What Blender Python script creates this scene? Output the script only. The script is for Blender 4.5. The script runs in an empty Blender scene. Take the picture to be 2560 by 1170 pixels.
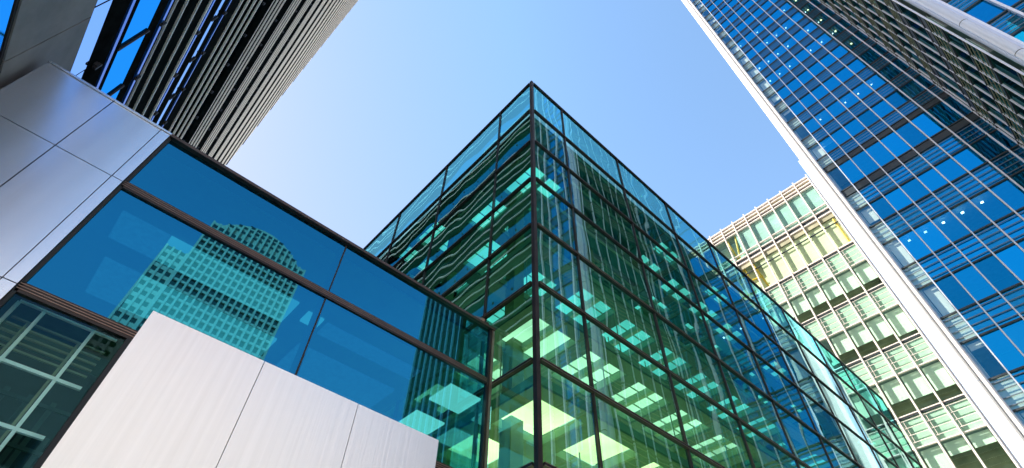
import bpy, math, random
from mathutils import Matrix, Vector
random.seed(7)
S = bpy.context.scene
COL = S.collection

# ---------------------------------------------------------------- camera (eye at the origin, ground 1.6 m below)
F_PX = 1314.585
RC = ((0.73550028, -0.67721138, 0.02059337), (0.52777296, 0.55361042, -0.64418259), (0.42484707, 0.4846651, 0.76459447))
GZ = -1.6
cam = bpy.data.cameras.new('camera')
cam_o = bpy.data.objects.new('camera', cam)
COL.objects.link(cam_o)
cam.sensor_width = 36.0
cam.lens = 36.0 * F_PX / 2560.0
cam.clip_start = 0.05
cam.clip_end = 5000
r, d, f = RC
cam_o.matrix_world = Matrix(((r[0], -d[0], -f[0], 0), (r[1], -d[1], -f[1], 0), (r[2], -d[2], -f[2], 0), (0, 0, 0, 1)))
S.camera = cam_o


def px_area(lo, hi):
    """how large a box shows in the photograph; only used to rank repeats"""
    xs, ys = [], []
    for a in (lo[0], hi[0]):
        for b in (lo[1], hi[1]):
            for c in (lo[2], hi[2]):
                X = [RC[i][0] * a + RC[i][1] * b + RC[i][2] * c for i in range(3)]
                if X[2] < 0.2:
                    return 0.0
                xs.append(1280 + F_PX * X[0] / X[2])
                ys.append(585 + F_PX * X[1] / X[2])
    w = min(max(xs), 2560) - max(min(xs), 0)
    h = min(max(ys), 1170) - max(min(ys), 0)
    return w * h if w > 0 and h > 0 else 0.0


# ---------------------------------------------------------------- materials
def new_mat(name):
    m = bpy.data.materials.new(name)
    m.use_nodes = True
    m.node_tree.nodes.clear()
    return m, m.node_tree.nodes, m.node_tree.links


def noise_bump(N, L, scale, strength, dist, stretch=(1, 1, 1), detail=2.0, rough=0.5):
    tc = N.new('ShaderNodeTexCoord')
    mp = N.new('ShaderNodeMapping')
    mp.inputs['Scale'].default_value = stretch
    nz = N.new('ShaderNodeTexNoise')
    nz.inputs['Scale'].default_value = scale
    nz.inputs['Detail'].default_value = detail
    nz.inputs['Roughness'].default_value = rough
    bp = N.new('ShaderNodeBump')
    bp.inputs['Strength'].default_value = strength
    bp.inputs['Distance'].default_value = dist
    L.new(tc.outputs['Object'], mp.inputs['Vector'])
    L.new(mp.outputs['Vector'], nz.inputs['Vector'])
    L.new(nz.outputs['Fac'], bp.inputs['Height'])
    return bp, nz


def solid(name, col, rough=0.6, metal=0.0, var=0.08, scale=3.0, stretch=(1, 1, 1), bump=0.0, spec=0.5, emit=None, emit_s=0.0, coat=0.0):
    m, N, L = new_mat(name)
    out = N.new('ShaderNodeOutputMaterial')
    p = N.new('ShaderNodeBsdfPrincipled')
    p.inputs['Roughness'].default_value = rough
    p.inputs['Metallic'].default_value = metal
    p.inputs['Specular IOR Level'].default_value = spec
    p.inputs['Coat Weight'].default_value = coat
    bp, nz = noise_bump(N, L, scale, bump, 0.02, stretch, 4.0, 0.6)
    rp = N.new('ShaderNodeValToRGB')
    rp.color_ramp.elements[0].position = 0.3
    rp.color_ramp.elements[1].position = 0.7
    rp.color_ramp.elements[0].color = tuple(c * (1 - var) for c in col) + (1,)
    rp.color_ramp.elements[1].color = tuple(min(1, c * (1 + var)) for c in col) + (1,)
    L.new(nz.outputs['Fac'], rp.inputs['Fac'])
    L.new(rp.outputs['Color'], p.inputs['Base Color'])
    if bump > 0:
        L.new(bp.outputs['Normal'], p.inputs['Normal'])
    mr = N.new('ShaderNodeMapRange')
    mr.inputs['To Min'].default_value = max(0.02, rough * 0.85)
    mr.inputs['To Max'].default_value = min(1, rough * 1.15)
    L.new(nz.outputs['Fac'], mr.inputs['Value'])
    L.new(mr.outputs['Result'], p.inputs['Roughness'])
    if emit:
        p.inputs['Emission Color'].default_value = emit + (1,)
        p.inputs['Emission Strength'].default_value = emit_s
    L.new(p.outputs['BSDF'], out.inputs['Surface'])
    return m


def glass(name, refl, trans, ior=1.8, base=0.0, rough=0.0, wscale=0.9, wave=0.0, stretch=(1, 1, 1), island=0.0):
    """coated architectural glass: tinted see-through plus tinted mirror, mixed by the angle"""
    m, N, L = new_mat(name)
    out = N.new('ShaderNodeOutputMaterial')
    tr = N.new('ShaderNodeBsdfTransparent')
    tr.inputs['Color'].default_value = trans + (1,)
    gl = N.new('ShaderNodeBsdfGlossy')
    gl.inputs['Color'].default_value = refl + (1,)
    gl.inputs['Roughness'].default_value = rough
    fr = N.new('ShaderNodeFresnel')
    geo = N.new('ShaderNodeNewGeometry')      # same reflectance from either side of the pane
    io = N.new('ShaderNodeMapRange')
    io.inputs['To Min'].default_value = ior
    io.inputs['To Max'].default_value = 1.0 / ior
    L.new(geo.outputs['Backfacing'], io.inputs['Value'])
    L.new(io.outputs['Result'], fr.inputs['IOR'])
    ad = N.new('ShaderNodeMath')
    ad.operation = 'ADD'
    ad.use_clamp = True
    ad.inputs[1].default_value = base
    mx = N.new('ShaderNodeMixShader')
    L.new(fr.outputs['Fac'], ad.inputs[0])
    L.new(ad.outputs[0], mx.inputs['Fac'])
    L.new(tr.outputs[0], mx.inputs[1])
    L.new(gl.outputs[0], mx.inputs[2])
    if wave > 0:
        bp, nz = noise_bump(N, L, wscale, 1.0, wave, stretch, 1.0, 0.4)
        L.new(bp.outputs['Normal'], gl.inputs['Normal'])
    if island > 0:
        g = N.new('ShaderNodeObjectInfo')
        mr = N.new('ShaderNodeMapRange')
        mr.inputs['To Min'].default_value = base - island
        mr.inputs['To Max'].default_value = base + island
        L.new(g.outputs['Random'], mr.inputs['Value'])
        L.new(mr.outputs['Result'], ad.inputs[1])
    L.new(mx.outputs[0], out.inputs['Surface'])
    return m


def lamp_mat(name, col, s, var=0.35, scale=0.6):
    """a luminous ceiling panel; brightness differs a little from place to place"""
    m, N, L = new_mat(name)
    out = N.new('ShaderNodeOutputMaterial')
    e = N.new('ShaderNodeEmission')
    e.inputs['Color'].default_value = col + (1,)
    tc = N.new('ShaderNodeTexCoord')
    nz = N.new('ShaderNodeTexNoise')
    nz.inputs['Scale'].default_value = scale
    nz.inputs['Detail'].default_value = 3
    mr = N.new('ShaderNodeMapRange')
    mr.inputs['From Min'].default_value = 0.3
    mr.inputs['From Max'].default_value = 0.7
    mr.inputs['To Min'].default_value = s * (1 - var)
    mr.inputs['To Max'].default_value = s * (1 + var)
    L.new(tc.outputs['Object'], nz.inputs['Vector'])
    L.new(nz.outputs['Fac'], mr.inputs['Value'])
    L.new(mr.outputs['Result'], e.inputs['Strength'])
    L.new(e.outputs[0], out.inputs['Surface'])
    return m


M = {}
M['paving'] = solid('granite_paving', (0.54, 0.52, 0.49), 0.8, var=0.2, scale=1.5)
M['bronze'] = solid('bronze_frame', (0.045, 0.032, 0.028), 0.38, metal=0.5, var=0.25, scale=6)
M['bronze_light'] = solid('light_bronze_edge', (0.33, 0.22, 0.17), 0.32, metal=0.7, var=0.2, scale=5)  # bronze in a lighter tone, for trims and the joint post
M['black'] = solid('black_gasket', (0.012, 0.012, 0.014), 0.6)
M['steel_panel'] = solid('satin_metal_panel', (0.86, 0.90, 0.97), 0.24, metal=0.95, var=0.03, scale=5, stretch=(1, 1, 0.05))
M['brushed'] = solid('brushed_steel', (0.92, 0.90, 0.90), 0.34, metal=0.75, var=0.05, scale=30, stretch=(1, 1, 0.02), bump=0.08)
M['white_metal'] = solid('white_painted_metal', (0.80, 0.78, 0.76), 0.35, var=0.05, scale=2)
M['mullion'] = solid('pale_anodised_mullion', (0.78, 0.84, 0.98), 0.5, metal=0.1, var=0.05)
M['mullion_warm'] = solid('warm_white_mullion', (0.82, 0.73, 0.66), 0.4, var=0.05)
M['column'] = solid('column_cladding', (0.86, 0.83, 0.80), 0.6, metal=0.0, var=0.03)
M['column_blue'] = solid('satin_column_cladding', (0.56, 0.66, 0.84), 0.45, metal=0.15, var=0.01)
M['transom'] = solid('dark_transom', (0.035, 0.045, 0.05), 0.4, var=0.2)
M['rod'] = solid('louvre_rod_metal', (0.16, 0.20, 0.24), 0.35, metal=0.3)
M['pale_green'] = solid('pale_green_inner_wall', (0.66, 0.71, 0.58), 0.6, var=0.12, scale=0.5, stretch=(1, 0.4, 3))
M['teal_room'] = solid('teal_plant_room', (0.42, 0.58, 0.54), 0.6, var=0.2, scale=0.6)
M['rod_olive'] = solid('olive_louvre_metal', (0.24, 0.25, 0.15), 0.4, metal=0.2)
M['spandrel'] = solid('mint_spandrel_panel', (0.64, 0.75, 0.65), 0.35, var=0.12, scale=2.5, stretch=(1, 1, 2))
M['blind'] = solid('white_roller_blind', (0.84, 0.90, 0.80), 0.7, var=0.03, scale=1)
M['interior'] = solid('dim_office_interior', (0.10, 0.13, 0.12), 0.7, var=0.5, scale=0.5)
M['interior_olive'] = solid('olive_office_interior', (0.36, 0.34, 0.22), 0.7, var=0.4, scale=0.45)
M['ceiling'] = solid('office_ceiling', (0.30, 0.36, 0.34), 0.8, var=0.15)
M['slab_dark'] = solid('dark_beam_paint', (0.06, 0.135, 0.115), 0.6, var=0.3, scale=1.2)
M['slab_green'] = solid('green_grey_beam_paint', (0.13, 0.20, 0.10), 0.6, var=0.4, scale=0.8)
M['concrete'] = solid('board_marked_concrete', (0.21, 0.205, 0.20), 0.75, var=0.22, scale=1.6, bump=0.3)
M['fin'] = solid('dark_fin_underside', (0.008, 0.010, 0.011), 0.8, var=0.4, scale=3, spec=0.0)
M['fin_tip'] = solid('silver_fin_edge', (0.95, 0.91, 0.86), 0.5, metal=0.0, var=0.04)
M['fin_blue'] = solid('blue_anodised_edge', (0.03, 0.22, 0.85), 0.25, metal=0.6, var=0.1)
M['coffer'] = solid('pale_green_coffer_paint', (0.22, 0.36, 0.27), 0.6, var=0.15)
M['yellow'] = solid('yellow_painted_steel', (0.72, 0.48, 0.05), 0.5, var=0.1)
M['stone'] = solid('pale_reflected_stone', (0.50, 0.34, 0.30), 0.7, metal=0.0, var=0.08)
M['pale_stone'] = solid('pale_reflector_stone', (0.50, 0.48, 0.46), 0.8)
M['dark_block'] = solid('dark_block_cladding', (0.05, 0.05, 0.055), 0.6, var=0.2)
M['lattice'] = solid('pale_steel_lattice', (0.88, 0.93, 0.90), 0.5, var=0.1, emit=(0.6, 0.75, 0.68), emit_s=0.0)

M['g_blue'] = glass('deep_blue_glass', (0.035, 0.365, 0.56), (0.20, 0.58, 0.60), ior=1.5, base=0.50, rough=0.012, wscale=0.35, wave=0.0012)
M['g_blue_low'] = glass('dark_blue_green_glass', (0.15, 0.45, 0.60), (0.75, 0.95, 0.90), ior=1.5, base=0.02, wscale=0.5, wave=0.003)
M['g_teal'] = glass('teal_glass', (0.52, 0.86, 0.90), (0.46, 0.86, 0.66), ior=1.9, base=0.24, wscale=0.7, wave=0.008, stretch=(1, 1, 0.5))
M['g_tower'] = glass('tower_blue_glass', (0.005, 0.36, 0.74), (0.35, 0.70, 0.82), ior=1.6, base=0.60, wscale=0.3, wave=0.002, island=0.2)
M['g_parapet'] = glass('turquoise_parapet_glass', (0.25, 0.85, 0.95), (0.34, 0.93, 0.92), ior=1.7, base=0.25, wscale=0.5, wave=0.01)
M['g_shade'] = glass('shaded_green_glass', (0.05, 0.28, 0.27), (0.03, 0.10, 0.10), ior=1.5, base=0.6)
M['g_sunlit_bay'] = glass('sunlit_bay_glass', (0.02, 0.34, 0.66), (0.92, 0.98, 0.96), ior=1.5, base=0.26)  # clearer copy of the tower glass; sunlit look put into its tint
M['g_dark'] = glass('shaded_glass', (0.10, 0.34, 0.36), (0.10, 0.25, 0.22), ior=1.5, base=0.10, island=0.06)
M['g_green'] = glass('pale_green_glass', (0.45, 0.62, 0.52), (0.80, 0.95, 0.86), ior=1.5, base=0.06, wscale=0.4, wave=0.004)
M['g_crown'] = glass('crown_teal_glass', (0.50, 0.80, 0.70), (0.86, 0.98, 0.93), ior=1.45, base=0.06, wscale=0.3, wave=0.001)
M['g_olive'] = glass('olive_green_glass', (0.60, 0.75, 0.45), (0.92, 0.98, 0.85), ior=1.45, base=0.02, wscale=0.5, wave=0.001)
M['g_left'] = glass('bright_blue_glass', (0.03, 0.42, 0.95), (0.05, 0.30, 0.50), ior=1.5, base=0.8)
M['g_pale'] = glass('pale_blue_glass', (0.45, 0.68, 1.0), (0.05, 0.30, 0.50), ior=1.5, base=0.85)
M['g_navy'] = glass('navy_glass', (0.04, 0.42, 0.66), (0.03, 0.10, 0.14), ior=1.5, base=0.5)
M['g_ref'] = glass('reflected_tower_glass', (0.30, 0.26, 0.22), (0.02, 0.05, 0.05), ior=1.5, base=0.6)
M['lamp_teal'] = lamp_mat('luminous_teal_ceiling', (0.20, 0.90, 0.95), 0.65)
M['lamp_green'] = lamp_mat('luminous_green_ceiling', (0.72, 1.0, 0.74), 0.95)
M['lamp_yellow'] = lamp_mat('luminous_warm_ceiling', (1.0, 1.0, 0.52), 1.5)
M['lamp_wall'] = lamp_mat('backlit_wall_panel', (0.86, 1.0, 0.42), 0.9, 0.5, 1.2)
M['lamp_hung'] = lamp_mat('hung_light_panel', (0.45, 0.95, 0.85), 1.1, 0.15)
M['lamp_strip'] = lamp_mat('luminous_ceiling_strip', (0.20, 0.80, 0.95), 0.42, 0.15)
M['lamp_dim'] = lamp_mat('dim_ceiling_strip', (0.10, 0.45, 0.75), 0.15, 0.3, 14)
M['lamp_dot'] = lamp_mat('downlight', (1.0, 0.97, 0.9), 6.0, 0.1)
M['lamp_warm'] = lamp_mat('warm_downlight', (1.0, 0.75, 0.35), 7.0, 0.1)


# ---------------------------------------------------------------- geometry helpers
class G:
    """collects boxes / quads / prisms (world metres) for ONE mesh object"""

    def __init__(self):
        self.v, self.f = [], []
        self.lo, self.hi = [1e9] * 3, [-1e9] * 3

    def _add(self, vs, fs):
        b = len(self.v)
        self.v += vs
        self.f += [tuple(b + i for i in q) for q in fs]
        for p in vs:
            for i in range(3):
                self.lo[i] = min(self.lo[i], p[i])
                self.hi[i] = max(self.hi[i], p[i])
        return self

    def box(self, x0, x1, y0, y1, z0, z1):
        if x0 > x1: x0, x1 = x1, x0
        if y0 > y1: y0, y1 = y1, y0
        if z0 > z1: z0, z1 = z1, z0
        vs = [(x0, y0, z0), (x1, y0, z0), (x1, y1, z0), (x0, y1, z0), (x0, y0, z1), (x1, y0, z1), (x1, y1, z1), (x0, y1, z1)]
        return self._add(vs, [(0, 3, 2, 1), (4, 5, 6, 7), (0, 1, 5, 4), (1, 2, 6, 5), (2, 3, 7, 6), (3, 0, 4, 7)])

    def quad(self, a, b, c, d_):
        return self._add([a, b, c, d_], [(0, 1, 2, 3)])

    def cyl(self, cx, cy, r_, z0, z1, n=20):
        vs = [(cx + r_ * math.cos(2 * math.pi * i / n), cy + r_ * math.sin(2 * math.pi * i / n), z) for z in (z0, z1) for i in range(n)]
        fs = [(i, (i + 1) % n, n + (i + 1) % n, n + i) for i in range(n)]
        fs += [tuple(range(n - 1, -1, -1)), tuple(range(n, 2 * n))]
        return self._add(vs, fs)

    def tube(self, a, b, r_, n=8):
        a, b = Vector(a), Vector(b)
        w = (b - a).normalized()
        u = w.orthogonal().normalized()
        v = w.cross(u)
        vs = []
        for p in (a, b):
            for i in range(n):
                t = 2 * math.pi * i / n
                vs.append(tuple(p + r_ * (math.cos(t) * u + math.sin(t) * v)))
        fs = [(i, (i + 1) % n, n + (i + 1) % n, n + i) for i in range(n)]
        fs += [tuple(range(n - 1, -1, -1)), tuple(range(n, 2 * n))]
        return self._add(vs, fs)

    def join(self, o):
        return self._add(list(o.v), o.f)


PT = random.Random(5)


class Face:
    """a facade plane: 'x' faces run along Y and look to -X (sgn -1); 'y' faces run along X"""

    def __init__(self, axis, pos, sgn):
        self.a, self.p, self.s = axis, pos, sgn

    def box(self, g, u0, u1, d0, d1, z0, z1):
        a, b = self.p + self.s * d0, self.p + self.s * d1
        return g.box(a, b, u0, u1, z0, z1) if self.a == 'x' else g.box(u0, u1, a, b, z0, z1)

    def pane(self, g, u0, u1, d0, z0, z1):
        # every pane sits a millimetre or two out of true, as real ones do
        a = self.p + self.s * d0
        e, h = PT.uniform(-0.0016, 0.0016) * (u1 - u0), PT.uniform(-0.0016, 0.0016) * (z1 - z0)
        k = [a - e - h, a + e - h, a + e + h, a - e + h]
        if self.a == 'x':
            q = [(k[0], u0, z0), (k[1], u1, z0), (k[2], u1, z1), (k[3], u0, z1)]
        else:
            q = [(u0, k[0], z0), (u1, k[1], z0), (u1, k[2], z1), (u0, k[3], z1)]
        return g.quad(*q)

    def pt(self, u, d0, z):
        a = self.p + self.s * d0
        return (a, u, z) if self.a == 'x' else (u, a, z)


def build(name, g, mat, parent=None, smooth=False):
    if not g.v:
        return None
    ox = parent['_o'] if parent is not None else (0, 0, 0)
    me = bpy.data.meshes.new(name)
    me.from_pydata([(p[0] - ox[0], p[1] - ox[1], p[2] - ox[2]) for p in g.v], [], g.f)
    me.materials.append(M[mat])
    me.update()
    if smooth:
        for p in me.polygons:
            p.use_smooth = len(p.vertices) == 4
    o = bpy.data.objects.new(name, me)
    COL.objects.link(o)
    if parent is not None:
        o.parent = parent
    o['_o'] = tuple(ox)
    return o


def thing(name, label, cat, loc, group=None):
    o = bpy.data.objects.new(name, None)
    COL.objects.link(o)
    o.location = loc
    o['label'], o['category'], o['_o'] = label, cat, tuple(float(c) for c in loc)
    if group:
        o['group'] = group
    return o


def many(name, items, parent, default=None, cap=100):
    """items: (G, material). The ones that show largest become parts; what is past the cap is one part per material"""
    items = [(px_area(g.lo, g.hi), g, m or default) for g, m in items if g.v]
    items.sort(key=lambda t: -t[0])
    keep = items[:cap] if len(items) <= cap else items[:cap]
    out = [build(name, g, m, parent) for a, g, m in keep]
    rest = {}
    for a, g, m in items[cap:]:
        rest.setdefault(m, G()).join(g)
    for m, g in rest.items():
        o = build(name, g, m, parent)
        o['kind'] = 'stuff'
    return out


# ---------------------------------------------------------------- ground
g = G()
g.quad((-900, -900, GZ), (900, -900, GZ), (900, 900, GZ), (-900, 900, GZ))
o = build('ground', g, 'paving')
o['kind'] = 'structure'

# ================================================================ 1. glass cube office block (centre)
CX = CY = 5.40
ROW = 1.8953
XE, YE = 32.9, 22.0
TOP = 17.12
cube = thing('glass_office_block', 'sharp cornered teal glass office block with dark bronze frames in the centre', 'office building', (CX, CY, GZ))
FR, FL = Face('y', CY, -1), Face('x', CX, -1)
ux = [CX, 6.87] + [9.86 + 3.0 * i for i in range(8)] + [XE]
uy = [CY, 6.98, 10.06, 13.2, 16.3, 19.4, YE]
zr = [GZ] + [ROW * k for k in range(0, 9)] + [TOP]
panes, transoms, mulls = [], [], []
for face, us in ((FR, ux), (FL, uy)):
    for i in range(len(us) - 1):
        for k in range(len(zr) - 1):
            g = G()
            face.pane(g, us[i] + 0.03, us[i + 1] - 0.03, 0.0, zr[k] + 0.035, zr[k + 1] - 0.035)
            panes.append((g, 'g_teal' if k < len(zr) - 2 else 'g_parapet'))
    for k in range(1, len(zr)):
        g = G()
        h = 0.036 if k < len(zr) - 1 else 0.042
        face.box(g, us[0] + 0.08, us[-1], -0.05, 0.05, zr[k] - h + 0.01, zr[k] + h - 0.01)
        transoms.append((g, 'bronze'))
    for i in range(1, len(us)):
        for k in range(len(zr) - 1):
            g = G()
            face.box(g, us[i] - 0.018, us[i] + 0.018, -0.05, 0.032, zr[k] + 0.045, zr[k + 1] - 0.045)
            mulls.append((g, 'bronze'))
many('window_pane', panes, cube)
many('transom', transoms, cube)
many('mullion', mulls, cube)
# light bronze lines on the lower transoms
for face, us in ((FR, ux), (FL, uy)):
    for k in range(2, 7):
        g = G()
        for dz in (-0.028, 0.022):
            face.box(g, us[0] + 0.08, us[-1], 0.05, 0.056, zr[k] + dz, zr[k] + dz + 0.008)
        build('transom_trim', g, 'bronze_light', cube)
g = G()
g.box(CX - 0.05, CX + 0.045, CY - 0.05, CY + 0.045, GZ, TOP + 0.02)
build('corner_post', g, 'bronze', cube)
g = G()
g.box(XE - 0.04, XE + 0.06, CY - 0.02, CY + 0.08, GZ, TOP)
build('end_post', g, 'bronze', cube)
# back walls, east end is glazed, the far side is solid
g = G()
g.box(CX + 0.3, XE, YE, YE + 0.3, GZ, TOP)
build('rear_wall', g, 'slab_dark', cube)
g = G()
Face('x', XE, 1).pane(g, CY + 0.1, YE, 0.0, GZ, TOP)
build('end_glazing', g, 'g_teal', cube)
# floor grids: dark beams with luminous ceiling panels between them
PIT, HOLE = 1.66, 1.28
beams, lamps = [], []
for k in range(1, 9):
    zc = ROW * k - 0.42
    g, gs = G(), G()
    nx = int((XE - CX) / PIT) + 1
    ny = int((12.6 - CY) / PIT) + 1
    x0, y0 = CX + 0.42, CY + 0.42
    dep = 0.24
    # beams along X
    for j in range(-1, ny + 1):
        a = y0 + j * PIT + HOLE if j >= 0 else CY + 0.12
        b = y0 + (j + 1) * PIT if j >= 0 else y0
        g.box(CX + 0.12, XE - 0.2, a, min(b, 13.4), zc, zc + 0.05)
        gs.box(CX + 0.13, XE - 0.21, a + 0.015, min(b, 13.4) - 0.015, zc + 0.051, zc + dep)
    yy1 = y0 + (ny + 1) * PIT
    for i in range(-1, nx):
        a = x0 + i * PIT + HOLE if i >= 0 else CX + 0.12
        b = x0 + (i + 1) * PIT if i >= 0 else x0
        if b > XE - 0.2: b = XE - 0.2
        if a < b:
            g.box(a, b, CY + 0.13, min(yy1, 13.3), zc - 0.003, zc + 0.047)
            gs.box(a + 0.015, b - 0.015, CY + 0.14, min(yy1, 13.3), zc + 0.054, zc + dep - 0.004)
    beams.append((g, 'slab_dark' if k > 3 else 'slab_green', gs))
    for i in range(nx):
        for j in range(ny):
            xa, ya = x0 + i * PIT, y0 + j * PIT
            if xa + HOLE > XE - 0.3: continue
            u = random.random()
            if u < (0.12 if k < 5 else (0.4 if k < 6 else 0.72)): continue
            if xa > 22 and random.random() < 0.5: continue
            q = G().box(xa + 0.005, xa + HOLE - 0.005, ya + 0.005, ya + HOLE - 0.005, zc + dep, zc + dep + 0.03)
            mt = 'lamp_teal' if k >= 5 else ('lamp_green' if k >= 4 or u > 0.7 else 'lamp_yellow')
            # cross bars of the fitting
            for t in (0.34, 0.67) if u > 0.55 else ():
                gs.box(xa + 0.01, xa + HOLE - 0.01, ya + HOLE * t - 0.012, ya + HOLE * t + 0.012, zc + dep - 0.03, zc + dep - 0.002)
            if u > 0.3:
                gs.box(xa + HOLE * 0.5 - 0.06, xa + HOLE * 0.5 + 0.06, ya + 0.012, ya + HOLE - 0.012, zc + 0.06, zc + dep - 0.032)
            lamps.append((q, mt))
for g_, m_, gs_ in beams:
    build('ceiling_grid', g_, m_, cube)
    build('coffer_sides', gs_, 'coffer', cube)
many('ceiling_light', lamps, cube)
# inner columns and core
cols = []
for i in range(9):
    for j in range(2):
        xx, yy = CX + 0.9 + 3.1 * i, CY + 1.62 + 3.1 * j
        cols.append((G().box(xx - 0.16, xx + 0.16, yy - 0.16, yy + 0.16, GZ, ROW * 8 - 0.4), 'slab_green'))
many('interior_column', cols, cube)
wl = []
for k in range(0, 7):
    for i in range(17):
        if random.random() < 0.45: continue
        xx = CX + 1.3 + 1.55 * i
        yy = CY + random.choice((2.6, 4.15, 5.7))
        h0 = ROW * k + 0.05
        wl.append((G().box(xx, xx + random.choice((0.5, 0.9, 1.3)), yy, yy + 0.05, h0, h0 + random.choice((0.9, 1.15))), 'lamp_wall' if k < 5 else 'lamp_teal'))
many('lit_wall_panel', wl, cube)
hg = []  # added pale rods imitating mullion streaks mirrored in the glazing
for k in range(0, 8):
    for i in range(34):
        if random.random() < 0.4: continue
        xx = CX + 0.8 + 0.78 * i
        yy = CY + random.choice((0.35, 1.2, 1.9))
        hg.append((G().box(xx, xx + 0.02, yy, yy + 0.02, ROW * k + 0.05, ROW * (k + 1) - 0.43), 'coffer'))
many('streak_rod', hg, cube)
g = G().box(CX + 3.5, XE - 1, 13.6, 13.8, GZ, ROW * 8)
build('core_wall', g, 'slab_green', cube)
g = G().box(CX + 0.15, XE - 0.1, CY + 0.2, YE - 0.1, ROW * 8 + 0.02, ROW * 8 + 0.12)
build('roof_deck', g, 'slab_dark', cube)

# ================================================================ 2. low blue glass building with metal cladding
BY = 6.575
BX0, BX1 = -2.87, 5.335
BT = 6.93
low = thing('low_glass_building', 'low building with deep blue glazing and satin metal cladding', 'building', (BX0, BY, GZ))
FB = Face('y', BY, -1)
bz = [GZ, 0.0, 1.90, 3.80, 5.70, BT]
xs_p = [-2.87, -2.02, -1.345, -1.205]
cl = []
for i in range(3):
    for k in range(5):
        g = G()
        FB.box(g, xs_p[i] + (0.0 if i == 0 else 0.006), xs_p[i + 1] - 0.006, 0.0, 0.05 if i < 2 else 0.058, bz[k] + 0.006, bz[k + 1] - 0.006)
        cl.append((g, 'steel_panel'))
many('metal_panel', cl, low)
g = G()
FB.box(g, -2.86, -1.215, -0.1, -0.002, GZ, BT - 0.01)
build('panel_backing', g, 'black', low)
g = G()
FB.box(g, BX0 - 0.005, -1.2, -0.30, 0.075, BT + 0.002, BT + 0.03)
build('coping', g, 'steel_panel', low)
g = G()
FB.box(g, -1.199, BX1 + 0.0, -0.30, 0.07, BT - 0.03, BT + 0.035)
build('coping', g, 'bronze', low)
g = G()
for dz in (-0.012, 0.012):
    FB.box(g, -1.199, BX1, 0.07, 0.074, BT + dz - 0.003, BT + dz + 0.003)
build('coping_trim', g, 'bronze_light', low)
# glazing
bxs = [-1.19, 1.90, BX1 - 0.05]
rows_b = [(5.76, 6.895, 'g_blue'), (3.865, 5.64, 'g_blue')]
for (z0, z1, mt) in rows_b:
    for i in range(2):
        g = G()
        FB.pane(g, bxs[i] + 0.01, bxs[i + 1] - 0.01, 0.0, z0 - 0.03, z1 + 0.02)
        build('window_pane', g, mt, low)
for (z0, z1) in ((1.96, 3.74), (0.06, 1.84), (GZ, -0.06)):
    for (a, b) in ((-1.18, -0.06), (0.06, 1.89), (1.91, BX1 - 0.06)):
        g = G()
        FB.pane(g, a, b, 0.0, z0 - 0.02, z1 + 0.02)
        build('window_pane', g, 'g_blue_low' if b < 1 else 'g_blue', low)
g = G()
FB.box(g, 1.885, 1.915, -0.02, 0.004, 3.87, 6.88)
FB.box(g, 1.86, 1.94, -0.22, -0.03, 3.8, 6.88)
build('mullion', g, 'black', low)
g = G()
FB.box(g, -0.055, 0.055, -0.12, 0.035, GZ, 3.735)
build('mullion', g, 'black', low)
for zt in (5.70, 3.80, 1.90, 0.0):
    g = G()
    FB.box(g, -1.195, BX1, -0.08, 0.03, zt - 0.065, zt + 0.065)
    build('transom', g, 'bronze', low)
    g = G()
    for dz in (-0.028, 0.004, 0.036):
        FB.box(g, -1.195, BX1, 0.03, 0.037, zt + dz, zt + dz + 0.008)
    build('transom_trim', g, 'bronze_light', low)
g = G()
FB.box(g, -1.203, -1.165, -0.06, 0.03, GZ, BT - 0.035)
build('side_frame', g, 'black', low)
# corner post against the glass block
g = G().box(5.285, 5.335, BY - 0.055, BY + 0.05, GZ, BT - 0.032)
build('corner_post', g, 'bronze_light', low)
g = G().box(5.235, 5.284, BY - 0.04, BY + 0.05, GZ, BT - 0.032)
g.box(5.336, 5.352, BY - 0.04, BY + 0.05, GZ, BT - 0.032)
build('corner_post', g, 'bronze', low)
# inside: ceiling, strips of light, back wall, pale lattice
g = G().box(BX0 + 0.1, 5.33, BY + 0.30, 14.0, 6.86, 6.92)
build('roof_slab', g, 'slab_dark', low)
g = G().box(BX0, BX0 + 0.1, BY + 0.02, 14.0, GZ, 6.90)
build('side_wall', g, 'dark_block', low)
g = G().box(BX0, 5.3, 14.0, 14.2, GZ, 6.92)
build('rear_wall', g, 'dark_block', low)
g = G().box(BX0 + 0.1, 5.3, BY + 0.35, 14.0, -0.02, 0.0)
build('floor_slab', g, 'slab_dark', low)
for (a, b, c, d_, mt) in ((-0.45, 2.0, 8.45, 9.2, 'lamp_strip'), (-1.25, -0.46, 8.45, 9.2, 'lamp_dim'), (-0.5, 2.2, 9.8, 11.0, 'lamp_strip'),
                         (-1.15, -0.51, 9.8, 11.0, 'lamp_dim'), (2.25, 2.6, 8.55, 8.9, 'lamp_strip'), (2.7, 5.0, 8.6, 9.0, 'lamp_dim'),
                         (2.6, 5.0, 9.6, 10.8, 'lamp_dim')):
    build('ceiling_light', G().box(a, b, c, d_, 6.80, 6.85), mt, low)
for (a, b, c, d_) in ((4.55, 5.24, 6.70, 7.34), (4.62, 5.28, 7.82, 8.42)):
    build('ceiling_light', G().box(a, b, c, d_, 5.35, 5.39), 'lamp_hung', low)
LY = 6.95
bars = []
for zz in (3.9, 3.23, 2.65, 2.07, 1.49, 0.9):
    bars.append((G().box(-1.15, -0.13, LY, LY + 0.04, zz - 0.018, zz + 0.018), 'lattice'))
for xx in (-1.15, -0.90, -0.385):
    bars.append((G().box(xx - 0.017, xx + 0.017, LY + 0.005, LY + 0.045, 0.0, 3.88), 'lattice'))
for xx in (-0.97, -0.44):  # offset olive bars imitate the lattice's dim second reflection
    bars.append((G().box(xx - 0.014, xx + 0.014, LY + 0.22, LY + 0.25, 0.0, 3.8), 'rod_olive'))
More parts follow.
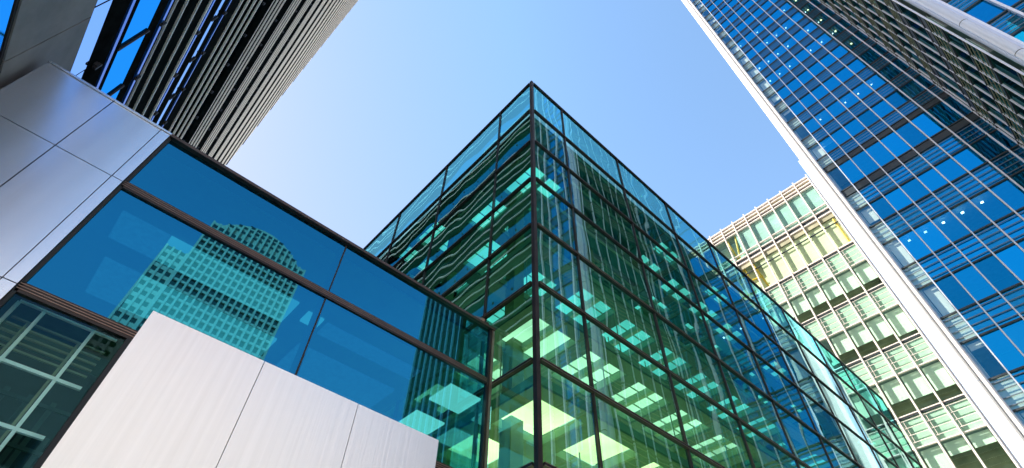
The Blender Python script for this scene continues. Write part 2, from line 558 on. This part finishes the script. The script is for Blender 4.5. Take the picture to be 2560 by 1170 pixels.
for k in range(5):
    bars.append((G().box(-1.15, -0.16, LY + 0.3, LY + 0.33, 3.5 + 0.085 * k, 3.5 + 0.085 * k + 0.022), 'rod_olive'))
many('lattice_bar', bars, low)
g = G()
for k in range(26):
    g.box(-2.5 + 0.21 * k * 0.5, -2.5 + 0.21 * k * 0.5 + 0.07, 10.2, 10.26, 0.4, 3.4 + 0.5 * ((k * 7) % 3))
for k in range(6):
    g.box(-2.7, 0.2, 10.0, 10.05, 1.1 + 0.62 * k, 1.1 + 0.62 * k + 0.05)
build('shelving', g, 'interior', low)
# small rail end that sticks out over the coping
g = G()
g.tube((5.06, BY + 0.02, 7.07), (5.30, 7.15, 7.62), 0.05, 12)
build('rail_end', g, 'bronze_light', low)
g = G()
g.tube((5.18, BY + 0.02, 7.04), (5.32, 6.98, 7.34), 0.045, 12)
build('rail_end', g, 'bronze', low)

# ================================================================ 3. brushed metal pier in front
PY = 3.0
pier = thing('metal_clad_pier', 'pale brushed metal clad pier with three broad panels, standing in front', 'pier', (0.0, PY, GZ))
PX = [0.0, 0.662, 1.325, 1.995]
for i in range(3):
    g = G().box(PX[i] + (0.0 if i == 0 else 0.0022), PX[i + 1] - (0.0022 if i < 2 else 0), PY, PY + 0.03, GZ, 1.918)
    build('metal_panel', g, 'brushed', pier)
build('pier_core', G().box(0.006, 1.989, PY + 0.031, PY + 0.45, GZ, 1.912), 'black', pier)
build('side_panel', G().box(1.99, 2.0, PY + 0.032, PY + 0.46, GZ, 1.916), 'brushed', pier)

# ================================================================ 4. dark louvred tower (left)
LX = -2.95
LYE = 52.0
LH = 175.0
tow = thing('louvred_tower', 'tall dark tower banded with silver horizontal louvres on the left', 'tower', (LX, BY + 0.6, GZ))
FT = Face('x', LX, 1)
C = 2.95
Y0 = 5.0
WD = -0.30
# (z/c low, z/c high, material) wall bands near the ground
bands = [(1.45, 2.04, 'g_left'), (2.665, 2.82, 'g_pale'), (3.14, 3.457, 'g_left'), (4.845, 4.935, 'g_pale')]
g = G()
FT.box(g, 4.7, LYE - 0.4, -6.5, WD - 0.6, GZ, LH)
build('tower_body', g, 'dark_block', tow)
conc, seams = [], []
yj = [3.6, 6.17, 8.6, 11.0, 13.4]
for i in range(4):
    g = G()
    FT.box(g, yj[i] + 0.012, yj[i + 1] - 0.012, -0.25, 0.0, 2.085 * C, 2.655 * C)
    conc.append((g, 'concrete'))
many('concrete_panel', conc, tow)
g = G()
FT.box(g, 3.61, 13.3, -0.3, -0.02, 2.07 * C, 2.66 * C)
build('panel_backing', g, 'black', tow)
ymul = [6.0 + 1.55 * i for i in range(30)]
wp = []
for (a, b, mt) in bands:
    for i in range(-3, 29):
        ya, yb = 6.0 + 1.55 * i, 6.0 + 1.55 * (i + 1)
        if ya < 2.8: continue
        g = G()
        FT.pane(g, ya + 0.02, min(yb, LYE) - 0.02, -0.006, a * C, b * C)
        wp.append((g, mt))
mb = []
for y_ in [y for y in ymul if y < 24]:
    for (a, b) in ((3.12, 3.47), (4.83, 4.95)):
        mb.append((G().box(LX - 0.003, LX + 0.03, y_ - 0.014, y_ + 0.014, a * C, b * C), 'black'))
many('mullion', mb, tow)


def strip(z0, z1, mt, out=0.0, dep=0.30, y1=LYE):
    g = G()
    FT.box(g, 4.9, y1, -dep, out, z0 * C, z1 * C)
    return (g, mt)


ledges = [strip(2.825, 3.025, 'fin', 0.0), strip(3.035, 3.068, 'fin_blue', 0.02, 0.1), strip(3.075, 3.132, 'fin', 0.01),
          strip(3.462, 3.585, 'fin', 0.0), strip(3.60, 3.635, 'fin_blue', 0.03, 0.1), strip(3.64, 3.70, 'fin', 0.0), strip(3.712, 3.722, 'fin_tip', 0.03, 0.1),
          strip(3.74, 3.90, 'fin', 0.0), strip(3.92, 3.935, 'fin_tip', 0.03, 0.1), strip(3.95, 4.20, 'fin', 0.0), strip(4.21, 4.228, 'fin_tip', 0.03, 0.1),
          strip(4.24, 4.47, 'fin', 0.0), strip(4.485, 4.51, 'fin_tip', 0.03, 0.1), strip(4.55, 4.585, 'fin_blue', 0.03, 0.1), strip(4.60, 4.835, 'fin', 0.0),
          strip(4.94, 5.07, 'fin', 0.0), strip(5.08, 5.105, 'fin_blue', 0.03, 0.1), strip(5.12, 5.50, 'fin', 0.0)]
blades, tips, brk = [], [], []
PER = 1.70
n = 0
z = 5.515
while z * C < LH:
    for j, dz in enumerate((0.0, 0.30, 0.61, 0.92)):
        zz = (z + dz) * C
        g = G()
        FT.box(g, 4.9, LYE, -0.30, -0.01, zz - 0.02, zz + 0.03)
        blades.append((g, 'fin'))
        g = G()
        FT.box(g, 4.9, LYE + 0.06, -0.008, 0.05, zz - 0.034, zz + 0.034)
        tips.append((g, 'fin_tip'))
    g = G()
    FT.box(g, 4.9, LYE - 0.05, -0.34, -0.14, (z + 1.02) * C, (z + 1.60) * C)
    wp.append((g, 'g_navy'))
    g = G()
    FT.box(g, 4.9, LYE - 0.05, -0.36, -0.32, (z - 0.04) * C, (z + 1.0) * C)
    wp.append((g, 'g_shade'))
    g = G()
    FT.box(g, 4.9, LYE + 0.25, -0.30, 0.045, (z + 1.62) * C, (z + 1.655) * C)
    blades.append((g, 'fin'))
    n += 1
    z += PER
many('window_pane', wp, tow)
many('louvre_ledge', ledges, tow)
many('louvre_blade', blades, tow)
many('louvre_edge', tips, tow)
for zz in (2.9, 3.62, 4.55, 5.08, 6.66, 8.4, 10.1, 11.8):
    for y_ in ymul:
        if y_ > 30: break
        g = G()
        g.box(LX + 0.0, LX + 0.06, y_ - 0.045, y_ + 0.045, zz * C - 0.05, zz * C + 0.05)
        g.box(LX + 0.02, LX + 0.075, y_ - 0.02, y_ + 0.02, zz * C - 0.10, zz * C + 0.09)
        brk.append((g, 'black'))
many('bracket', brk, tow, cap=90)

# ================================================================ 5. blue curtain wall tower (right)
RX = 40.0
RH = 112.0
rt = thing('blue_glass_tower', 'soaring blue glass tower with silver mullions and a stepped corner on the right', 'tower', (RX, 0, GZ))
levels = []  # (z0, z1, kind)
T = 34.2
zz = GZ
lv = [4.8 + 4.9 * i for i in range(7)]
prev = GZ
for t in lv:
    levels.append((prev, t - 2.12, 'W'))
    levels.append((t - 2.12, t, 'L'))
    prev = t
levels += [(34.2, 36.5, 'W'), (36.5, 38.5, 'L'), (38.5, 39.3, 'B'), (39.3, 42.3, 'W'), (42.3, 43.05, 'B'), (43.05, 44.5, 'L'), (44.5, 46.7, 'W')]
z = 46.7
while z < RH:
    levels += [(z, z + 1.6, 'L'), (z + 1.6, z + 3.85, 'W')]
    z += 3.85
F1, FG, F2 = Face('x', RX, -1), Face('y', -10.12, 1), Face('x', 28.9, -1)
u1 = [0.85, -0.28, -1.47, -2.76, -4.08, -5.40, -6.72, -8.05, -9.38, -10.05]
ug = [39.93] + [39.3 - 1.5 * j for j in range(8)]
u2 = [-11.3 - 1.33 * j for j in range(21)]
P = {k: [] for k in ('window_pane', 'spandrel_panel', 'mullion', 'transom', 'louvre', 'blind', 'ceiling_light', 'band')}


def tower_face(face, us, rodm, gm, w=0.04, dep=0.2):
    lod = True
    for i, u in enumerate(us):
        g = G()
        face.box(g, u - w, u + w, 0.0, dep, GZ, RH)
        P['mullion'].append((g, 'mullion'))
    for (z0, z1, kd) in levels:
        if lod and kd == 'W' or kd != 'W':
            g = G()
            a, b = min(us) + 0.051, max(us) - 0.051
            face.box(g, a, b, 0.0, 0.10, z0 - 0.06, z0 + 0.06) if kd != 'B' else face.box(g, a, b, 0.0, 0.05, z0 + 0.1, z1 - 0.12)
            P['transom'].append((g, 'transom'))
        if kd == 'L':
            g = G()
            face.box(g, min(us) + 0.051, max(us) - 0.051, 0.0, 0.11, z1 - 0.07, z1 + 0.04)
            P['transom'].append((g, 'transom'))
        for i in range(len(us) - 1):
            a, b = max(us[i], us[i + 1]) - 0.052, min(us[i], us[i + 1]) + 0.052
            if kd == 'W':
                g = G()
                face.pane(g, b, a, 0.0, z0 + 0.05, z1 - 0.06)
                P['window_pane'].append((g, 'g_sunlit_bay' if us[i] == 0.85 else ('g_dark' if us[i] < -14.5 else gm)))
            elif kd == 'L':
                g = G()
                face.box(g, b, a, -0.12, -0.10, z0, z1)
                P['spandrel_panel'].append((g, 'spandrel'))
                g = G()
                face.pane(g, b, a, 0.0, z0 + 0.05, z1 - 0.05)
                P['window_pane'].append((g, 'g_sunlit_bay' if us[i] == 0.85 else ('g_dark' if us[i] < -14.5 else gm)))
                if lod:
                    g = G()
                    n_ = 4
                    for q in range(n_):
                        zq = z0 + (z1 - z0) * (q + 0.6) / (n_ + 0.2)
                        face.box(g, b, a, 0.06, 0.10, zq - 0.028, zq + 0.028)
                        if rodm == 'rod_olive':
                            face.box(g, (a + b) / 2 - 0.02, (a + b) / 2 + 0.02, 0.0, 0.058, zq - 0.02, zq + 0.02)
                    P['louvre'].append((g, rodm))


tower_face(F1, u1, 'rod', 'g_tower')
tower_face(FG, ug, 'rod_olive', 'g_dark', 0.032, 0.10)
tower_face(F2, u2, 'rod', 'g_tower', 0.07, 0.26)
# first bay of F1 is sunlit: blinds drawn to different heights
rnd = random.Random(3)
for (z0, z1, kd) in levels:
    if kd != 'W' or z0 < 5: continue
    for i in range(0, 8):
        a, b = u1[i] - 0.06, u1[i + 1] + 0.06
        if i == 0:
            u = rnd.random()
            if u < 0.75:
                fr = rnd.choice((0.18, 0.5, 0.75, 0.95))
                g = G()
                F1.box(g, b, a - 0.22, -0.32, -0.30, z1 - 0.1 - fr * (z1 - z0 - 0.2), z1 - 0.1)
                P['blind'].append((g, 'blind'))
        elif rnd.random() < 0.10:
            fr = rnd.choice((0.35, 0.6, 0.95))
            g = G()
            F1.box(g, b, a, -0.32, -0.30, z1 - 0.1 - fr * (z1 - z0 - 0.2), z1 - 0.1)
            P['blind'].append((g, 'blind'))
    g = G()
    F1.box(g, u1[0] - 0.16, u1[0] - 0.21, -0.22, -0.12, z0 + 0.1, z1 - 0.1)  # pale bar drawn in place of the inner mullion's reflection
    P['blind'].append((g, 'blind'))
# ceiling spots seen behind the glass
dots = [(2.0, 'a')]
for (z0, z1, kd) in levels:
    if kd != 'W': continue
    zb = z1 - 0.25
    if 46 < z0 < 75 and rnd.random() < 0.75:
        for i in range(1, 8):
            if rnd.random() < 0.6:
                yy = (u1[i] + u1[i + 1]) / 2 + 0.3
                g = G().box(RX + 0.55, RX + 0.67, yy - 0.06, yy + 0.06, zb - 0.10, zb - 0.06)
                P['ceiling_light'].append((g, 'lamp_dot'))
    if 55 < z0 < 76:
        yy = -8.75
        g = G().box(RX + 0.5, RX + 0.66, yy - 0.09, yy + 0.09, zb - 0.10, zb - 0.06)
        P['ceiling_light'].append((g, 'lamp_warm'))
    if 29 < z0 < 32:
        for i in range(0, 6):
            yy = u1[i] - 0.55
            g = G().box(RX + 0.5, RX + 0.68, yy - 0.09, yy + 0.09, zb - 0.10, zb - 0.06)
            P['ceiling_light'].append((g, 'lamp_dot'))
for nm in ('window_pane', 'spandrel_panel', 'mullion', 'transom', 'louvre', 'blind', 'ceiling_light'):
    many(nm, P[nm], rt)
fl = []
for (z0, z1, kd) in levels:
    if kd == 'L':
        g = G().box(RX + 0.15, RX + 7.9, -10.0, 0.7, z0 + 0.05, z1 - 0.05)
        g.box(29.1, RX + 7.9, -38.0, -10.25, z0 + 0.05, z1 - 0.05)
        fl.append((g, 'ceiling'))
many('floor_slab', fl, rt)
g = G().box(RX + 3.2, RX + 8, -10.0, 0.6, GZ, RH)
g.box(30.9, RX + 8, -38.0, -11.5, GZ, RH)
build('core_wall', g, 'interior', rt)
build('end_wall', G().box(RX + 0.3, RX + 8, 0.72, 0.84, GZ, RH), 'white_metal', rt)
build('end_wall', G().box(29.0, RX + 8, -38.2, -38.05, GZ, RH), 'white_metal', rt)
# corner columns
def prism(outl, z0, z1):
    n_ = len(outl)
    return G()._add([(x_, y_, z0) for x_, y_ in outl] + [(x_, y_, z1) for x_, y_ in outl],
                    [tuple(range(n_ - 1, -1, -1)), tuple(range(n_, 2 * n_))] + [(i_, (i_ + 1) % n_, n_ + (i_ + 1) % n_, n_ + i_) for i_ in range(n_)])


build('corner_column', prism([(40.4, 1.17), (40.4, 1.90), (39.72, 1.90), (39.62, 1.82), (39.56, 1.70), (39.55, 1.30), (39.60, 1.20), (39.66, 1.17)], GZ, RH), 'column', rt)
build('corner_strip', prism([(40.35, 0.86), (40.35, 1.165), (39.72, 1.165), (39.68, 1.13), (39.68, 0.92), (39.72, 0.86)], GZ, RH), 'column', rt)
g = G().box(RX - 0.02, RX + 0.40, 1.9, 2.12, GZ, 46)  # bluish strip stands for the shaded gap beside the wing
build('corner_strip', g, 'column_blue', rt)
jr = []
for t in [lv[i] for i in range(1, 7)] + [46.7 + 3.85 * i for i in range(17)]:
    jr.append((prism([(40.3, 1.175), (40.3, 1.905), (39.72, 1.905), (39.617, 1.823), (39.555, 1.70), (39.545, 1.30), (39.595, 1.195), (39.66, 1.165)], t - 0.015, t + 0.015), 'column_blue'))
many('column_joint', jr, rt)
g = G().cyl(27.78, -10.5, 0.25, GZ, RH, 28)
build('step_column', g, 'column_blue', rt, True)
g = G().box(28.3, 28.88, -11.1, -10.4, GZ, RH)
build('step_pilaster', g, 'column_blue', rt)
jr = []
for t in [lv[i] for i in range(2, 7)] + [46.7 + 3.85 * i for i in range(17)]:
    jr.append((G().cyl(27.78, -10.5, 0.256, t - 0.025, t + 0.025, 28), 'transom'))
many('column_joint', jr, rt)

# ================================================================ 6. pale green glass wing beside the tower
GX = 40.4
gw = thing('pale_green_wing', 'sunlit pale green glass building with warm white mullions beside the blue tower', 'office building', (GX, 2.3, GZ))
FGn = Face('x', GX, -1)
ul = [0.93 + 1.375 * j for j in range(0, 13)]
ul[1] = 2.30
GT = 43.7
Q = {k: [] for k in ('window_pane', 'spandrel_panel', 'mullion', 'transom', 'louvre', 'blind')}
for i, u in enumerate(ul[1:]):
    g = G()
    FGn.box(g, u - 0.052, u + 0.052, 0.0, 0.26, GZ, GT + 0.28)
    Q['mullion'].append((g, 'mullion_warm'))
ua, ub = ul[1], ul[-1]
gl_rows = []
for t in [4.75 + 4.88 * i for i in range(7)]:   # 4.75 .. 34.03
    gl_rows.append((t - 2.1, t, 'L'))
    gl_rows.append((t - 4.88, t - 2.1, 'W'))
rb = random.Random(11)
U = ul[1:]
for (z0, z1, kd) in gl_rows:
    g = G()
    FGn.box(g, ua, ub, 0.0, 0.16, z0 - 0.035, z0 + 0.035)
    Q['transom'].append((g, 'mullion_warm'))
    if kd == 'L':
        g = G()
        FGn.box(g, ua, ub, 0.0, 0.12, z1 - 0.16, z1 - 0.052)
        Q['transom'].append((g, 'transom'))
    for i in range(len(U) - 1):
        a, b = U[i] + 0.066, U[i + 1] - 0.066
        if kd == 'L':
            g = G()
            FGn.box(g, a, b, -0.06, -0.04, z0, z1)
            Q['spandrel_panel'].append((g, 'spandrel'))
            g = G()
            for q in range(4):
                zq = z0 + (z1 - z0) * (q + 0.7) / 4.4
                FGn.box(g, a, b, 0.16, 0.20, zq - 0.016, zq + 0.016)
            FGn.box(g, b - 0.17, b - 0.14, 0.05, 0.16, z0 + 0.3, z1 - 0.3)
            Q['louvre'].append((g, 'mullion_warm'))
        g = G()
        FGn.pane(g, a, b, 0.0, z0 + 0.05, z1 - 0.05)
        Q['window_pane'].append((g, 'g_green'))
        if kd == 'W':
            u_ = rb.random()
            fr = 0.0 if u_ < 0.10 else (rb.choice((0.3, 0.58, 0.58, 0.62, 0.66)) if u_ < 0.85 else 0.8)
            if fr > 0:
                g = G()
                FGn.box(g, a + 0.05, b - 0.05, -0.26, -0.24, z1 - 0.08 - fr * (z1 - z0 - 0.15), z1 - 0.08)
                Q['blind'].append((g, 'blind'))
# glazed two-storey band, plant louvres and crown
def gband(z0, z1, mt):
    for i in range(len(U) - 1):
        g = G()
        FGn.pane(g, U[i] + 0.066, U[i + 1] - 0.066, 0.0, z0, z1)
        Q['window_pane'].append((g, mt))
gband(34.1, 37.6, 'g_olive')
gband(38.9, 39.35, 'g_crown')
gband(39.45, 42.3, 'g_crown')
for (za, zb, dd, mt) in ((34.02, 34.14, 0.2, 'mullion_warm'), (36.82, 36.90, 0.10, 'transom'), (37.62, 38.15, 0.05, 'interior_olive'), (38.17, 38.30, 0.18, 'mullion_warm'),
                     (38.32, 38.75, 0.04, 'transom'), (38.77, 38.88, 0.18, 'mullion_warm'), (39.36, 39.44, 0.18, 'mullion_warm'), (39.40, 39.46, 0.16, 'transom'),
                     (42.32, 42.42, 0.20, 'mullion_warm'), (42.44, 42.72, 0.05, 'transom'), (42.74, 42.86, 0.2, 'mullion_warm'), (42.88, 43.2, 0.05, 'interior_olive'),
                     (43.22, 43.34, 0.2, 'mullion_warm'), (43.36, 43.56, 0.05, 'transom'), (43.58, 43.72, 0.25, 'mullion_warm')):
    g = G()
    FGn.box(g, ua, ub, 0.0 if dd > 0.06 else -0.02, dd, za, zb)
    Q['transom'].append((g, mt))
for nm in Q:
    many(nm, Q[nm], gw)
g = G().box(GX + 1.6, GX + 9, 2.4, ub, GZ, 34.0)
build('inner_wall', g, 'interior_olive', gw)
g = G().box(GX + 0.07, GX + 9, 2.4, 10.9, 38.91, 42.34)
g.box(GX + 1.0, GX + 9, 10.901, ub, 38.91, 42.34)
build('plant_room_wall', g, 'teal_room', gw)
g = G().box(GX + 0.14, GX + 9, 2.4, 9.9, 34.05, 37.64)
g.box(GX + 1.0, GX + 9, 9.901, ub, 34.05, 37.64)
build('gallery_wall', g, 'pale_green', gw)
sl = []
for (z0, z1, kd) in gl_rows:
    if kd == 'L':
        sl.append((G().box(GX + 0.12, GX + 9, 2.4, ub, z0 + 0.03, z1 - 0.03), 'ceiling'))
sl.append((G().box(GX + 0.12, GX + 9, 2.4, ub, 37.65, 38.9), 'ceiling'))
sl.append((G().box(GX + 0.12, GX + 9, 2.4, ub, 42.35, 43.5), 'ceiling'))
many('floor_slab', sl, gw)
build('end_wall', G().box(GX + 0.1, GX + 9, ub + 0.07, ub + 0.3, GZ, GT), 'white_metal', gw)
build('end_wall', G().box(GX + 0.05, GX + 9, 2.18, 2.36, GZ, GT), 'white_metal', gw)
ys = []
for (a, b) in (((GX + 0.18, 12.2, 34.2), (GX + 0.18, 11.0, 42.2)), ((GX + 0.18, 11.2, 34.2), (GX + 0.18, 11.9, 42.2)), ((GX + 0.18, 10.1, 34.2), (GX + 0.18, 10.9, 40.5)),
               ((GX + 0.18, 12.4, 38.5), (GX + 0.18, 10.2, 38.2)), ((GX + 0.18, 12.4, 36.2), (GX + 0.18, 10.2, 35.9)), ((GX + 0.10, 2.62, 34.2), (GX + 0.10, 2.62, 37.5))):
    ys.append((G().tube(a, b, 0.09), 'yellow'))
many('yellow_brace', ys, gw)

# ================================================================ 7. behind the viewer: a mirrored tower and two added unseen blocks
bt = thing('round_topped_tower', 'pale gridded tower with a curved roofline, mirrored in the blue glazing', 'tower', (15.0, -137.0, GZ))
YR = -136.9
xa, xb, ztop = -1.5, 32.0, 137.0
N_ = 16
pitch = (xb - xa) / N_
g = G()
pts = [(xa, GZ)]
pts += [(xb, GZ)]
arc = [(xb, ztop)]
for i in range(1, 24):
    t = i / 24
    arc.append((xb + (xa - xb) * t, ztop + 7.5 * math.sin(math.pi * min(1, max(0, (t - 0.08) / 0.84))) ** 0.8 * (1.0 if 0.08 < t < 0.92 else 0)))
arc.append((xa, ztop))
outline = pts + arc
nn = len(outline)
vs = [(x_, YR - 1.0, z_) for x_, z_ in outline] + [(x_, YR - 34, z_) for x_, z_ in outline]
fs = [tuple(range(nn)), tuple(range(2 * nn - 1, nn - 1, -1))] + [(i, (i + 1) % nn, nn + (i + 1) % nn, nn + i) for i in range(nn)]
g._add(vs, fs)
g.box(-8, xa - 0.05, YR - 30, YR - 3, GZ, 121)
build('tower_body', g, 'stone', bt)
piers, sp, wn = [], [], []
for i in range(N_ + 1):
    x_ = xa + i * pitch
    t = 1 - i / N_
    up = 7.5 * math.sin(math.pi * min(1, max(0, (t - 0.08) / 0.84))) ** 0.8 if 0.08 < t < 0.92 else 0
    piers.append((G().box(x_ - 0.3, x_ + 0.3, YR - 1.0, YR + 0.1, GZ, ztop - 0.5 + up * 0.9), 'stone'))
for i in range(4):
    x_ = -8 + i * 2.0
    piers.append((G().box(x_ - 0.3, x_ + 0.3, YR - 3.0, YR - 2.4, GZ, 121), 'stone'))
k = 0
z = 4.0
while z < ztop - 1:
    sp.append((G().box(xa, xb, YR - 1.0, YR - 0.3, z, z + 0.8), 'stone'))
    sp.append((G().box(-8, xa - 0.1, YR - 3.0, YR - 2.7, z, z + 1.35), 'stone')) if z < 120 else None
    wn.append((G().box(xa + 0.1, xb - 0.1, YR - 0.96, YR - 0.92, z + 0.85, z + 2.95), 'g_ref'))
    if z < 119:
        wn.append((G().box(-7.9, xa - 0.2, YR - 2.96, YR - 2.92, z + 0.85, z + 2.95), 'g_ref'))
    z += 3.0
for zq, xi in ((138.3, 4.0), (140.6, 7.0), (142.4, 10.5)):
    wn.append((G().box(xa + xi, xb - xi, YR - 0.97, YR - 0.93, zq, zq + 1.1), 'g_ref'))
many('pier', piers, bt)
many('spandrel_band', sp, bt)
many('window_band', wn, bt)

pb = thing('added_pale_reflector', 'unseen pale block added behind the viewer to brighten the brushed metal pier', 'building', (2, -32, GZ))  # unseen, put in so the pier mirrors a bright sunlit wall
build('reflector_body', G().box(-12, 19, -44, -30, GZ, 22.5), 'pale_stone', pb)
wi = []
for i in range(9):
    for j in range(4):
        wi.append((G().box(-11 + 2.9 * i, -9.6 + 2.9 * i, -29.98, -29.9, 1.2 + 4.4 * j, 3.0 + 4.4 * j), 'g_navy'))
many('window', wi, pb)

db = thing('added_dark_block', 'unseen dark block added behind the viewer to darken the metal cladding', 'office building', (-30, -34, GZ))  # unseen, put in to give the cladding a dark reflected side
build('block_body', G().box(-36, -14.2, -50, -30, GZ, 84), 'dark_block', db)
g = G()
for i in range(8):
    for j in range(22):
        g.box(-15.6 - 2.4 * i, -17.2 - 2.4 * i, -29.98, -29.9, 1 + 3.6 * j, 3.2 + 3.6 * j)
w = build('window_grid', g, 'g_navy', db)

# ================================================================ light
AZ, EL = math.radians(129.4), math.radians(40.0)
sd = Vector((math.cos(AZ) * math.cos(EL), math.sin(AZ) * math.cos(EL), math.sin(EL)))
sun = bpy.data.lights.new('sun', 'SUN')
sun.energy = 5.0
sun.angle = math.radians(0.5)
sun.color = (1.0, 0.95, 0.87)
so = bpy.data.objects.new('sun', sun)
COL.objects.link(so)
so.rotation_euler = sd.to_track_quat('Z', 'Y').to_euler()
w = bpy.data.worlds.new('World')
S.world = w
w.use_nodes = True
nt = w.node_tree
nt.nodes.clear()
sky = nt.nodes.new('ShaderNodeTexSky')
sky.sky_type = 'NISHITA'
sky.sun_disc = False
sky.sun_elevation = EL
sky.sun_rotation = math.radians(90) - AZ
sky.air_density = 1.0
sky.dust_density = 0.2
sky.ozone_density = 1.5
bg = nt.nodes.new('ShaderNodeBackground')
bg.inputs['Strength'].default_value = 0.15
wo = nt.nodes.new('ShaderNodeOutputWorld')
# the real sky over the towers is a purer blue than the model's: rebuild green from its red and blue
se = nt.nodes.new('ShaderNodeSeparateColor')
cb = nt.nodes.new('ShaderNodeCombineColor')
nt.links.new(sky.outputs[0], se.inputs[0])


def mul(a, k, add=None):
    m = nt.nodes.new('ShaderNodeMath')
    m.operation = 'MULTIPLY_ADD'
    nt.links.new(a, m.inputs[0])
    m.inputs[1].default_value = k
    if add is None:
        m.inputs[2].default_value = 0.0
    else:
        nt.links.new(add, m.inputs[2])
    return m.outputs[0]


red = mul(se.outputs[0], 1.42)
blue = mul(se.outputs[2], 1.45)
mn = nt.nodes.new('ShaderNodeMath')
mn.operation = 'MINIMUM'
mn.inputs[1].default_value = 3.8
nt.links.new(blue, mn.inputs[0])
blue = mn.outputs[0]
green = mul(red, 0.51, mul(blue, 0.40))
nt.links.new(red, cb.inputs[0])
nt.links.new(green, cb.inputs[1])
nt.links.new(blue, cb.inputs[2])
nt.links.new(cb.outputs[0], bg.inputs[0])
nt.links.new(bg.outputs[0], wo.inputs[0])

S.view_settings.view_transform = 'Standard'
S.view_settings.look = 'None'
S.view_settings.exposure = 1.0
S.view_settings.gamma = 1.0
S.cycles.max_bounces = 10
S.cycles.transparent_max_bounces = 24
S.cycles.glossy_bounces = 5
S.cycles.sample_clamp_indirect = 4.0
for o in bpy.data.objects:
    if '_o' in o.keys():
        del o['_o']
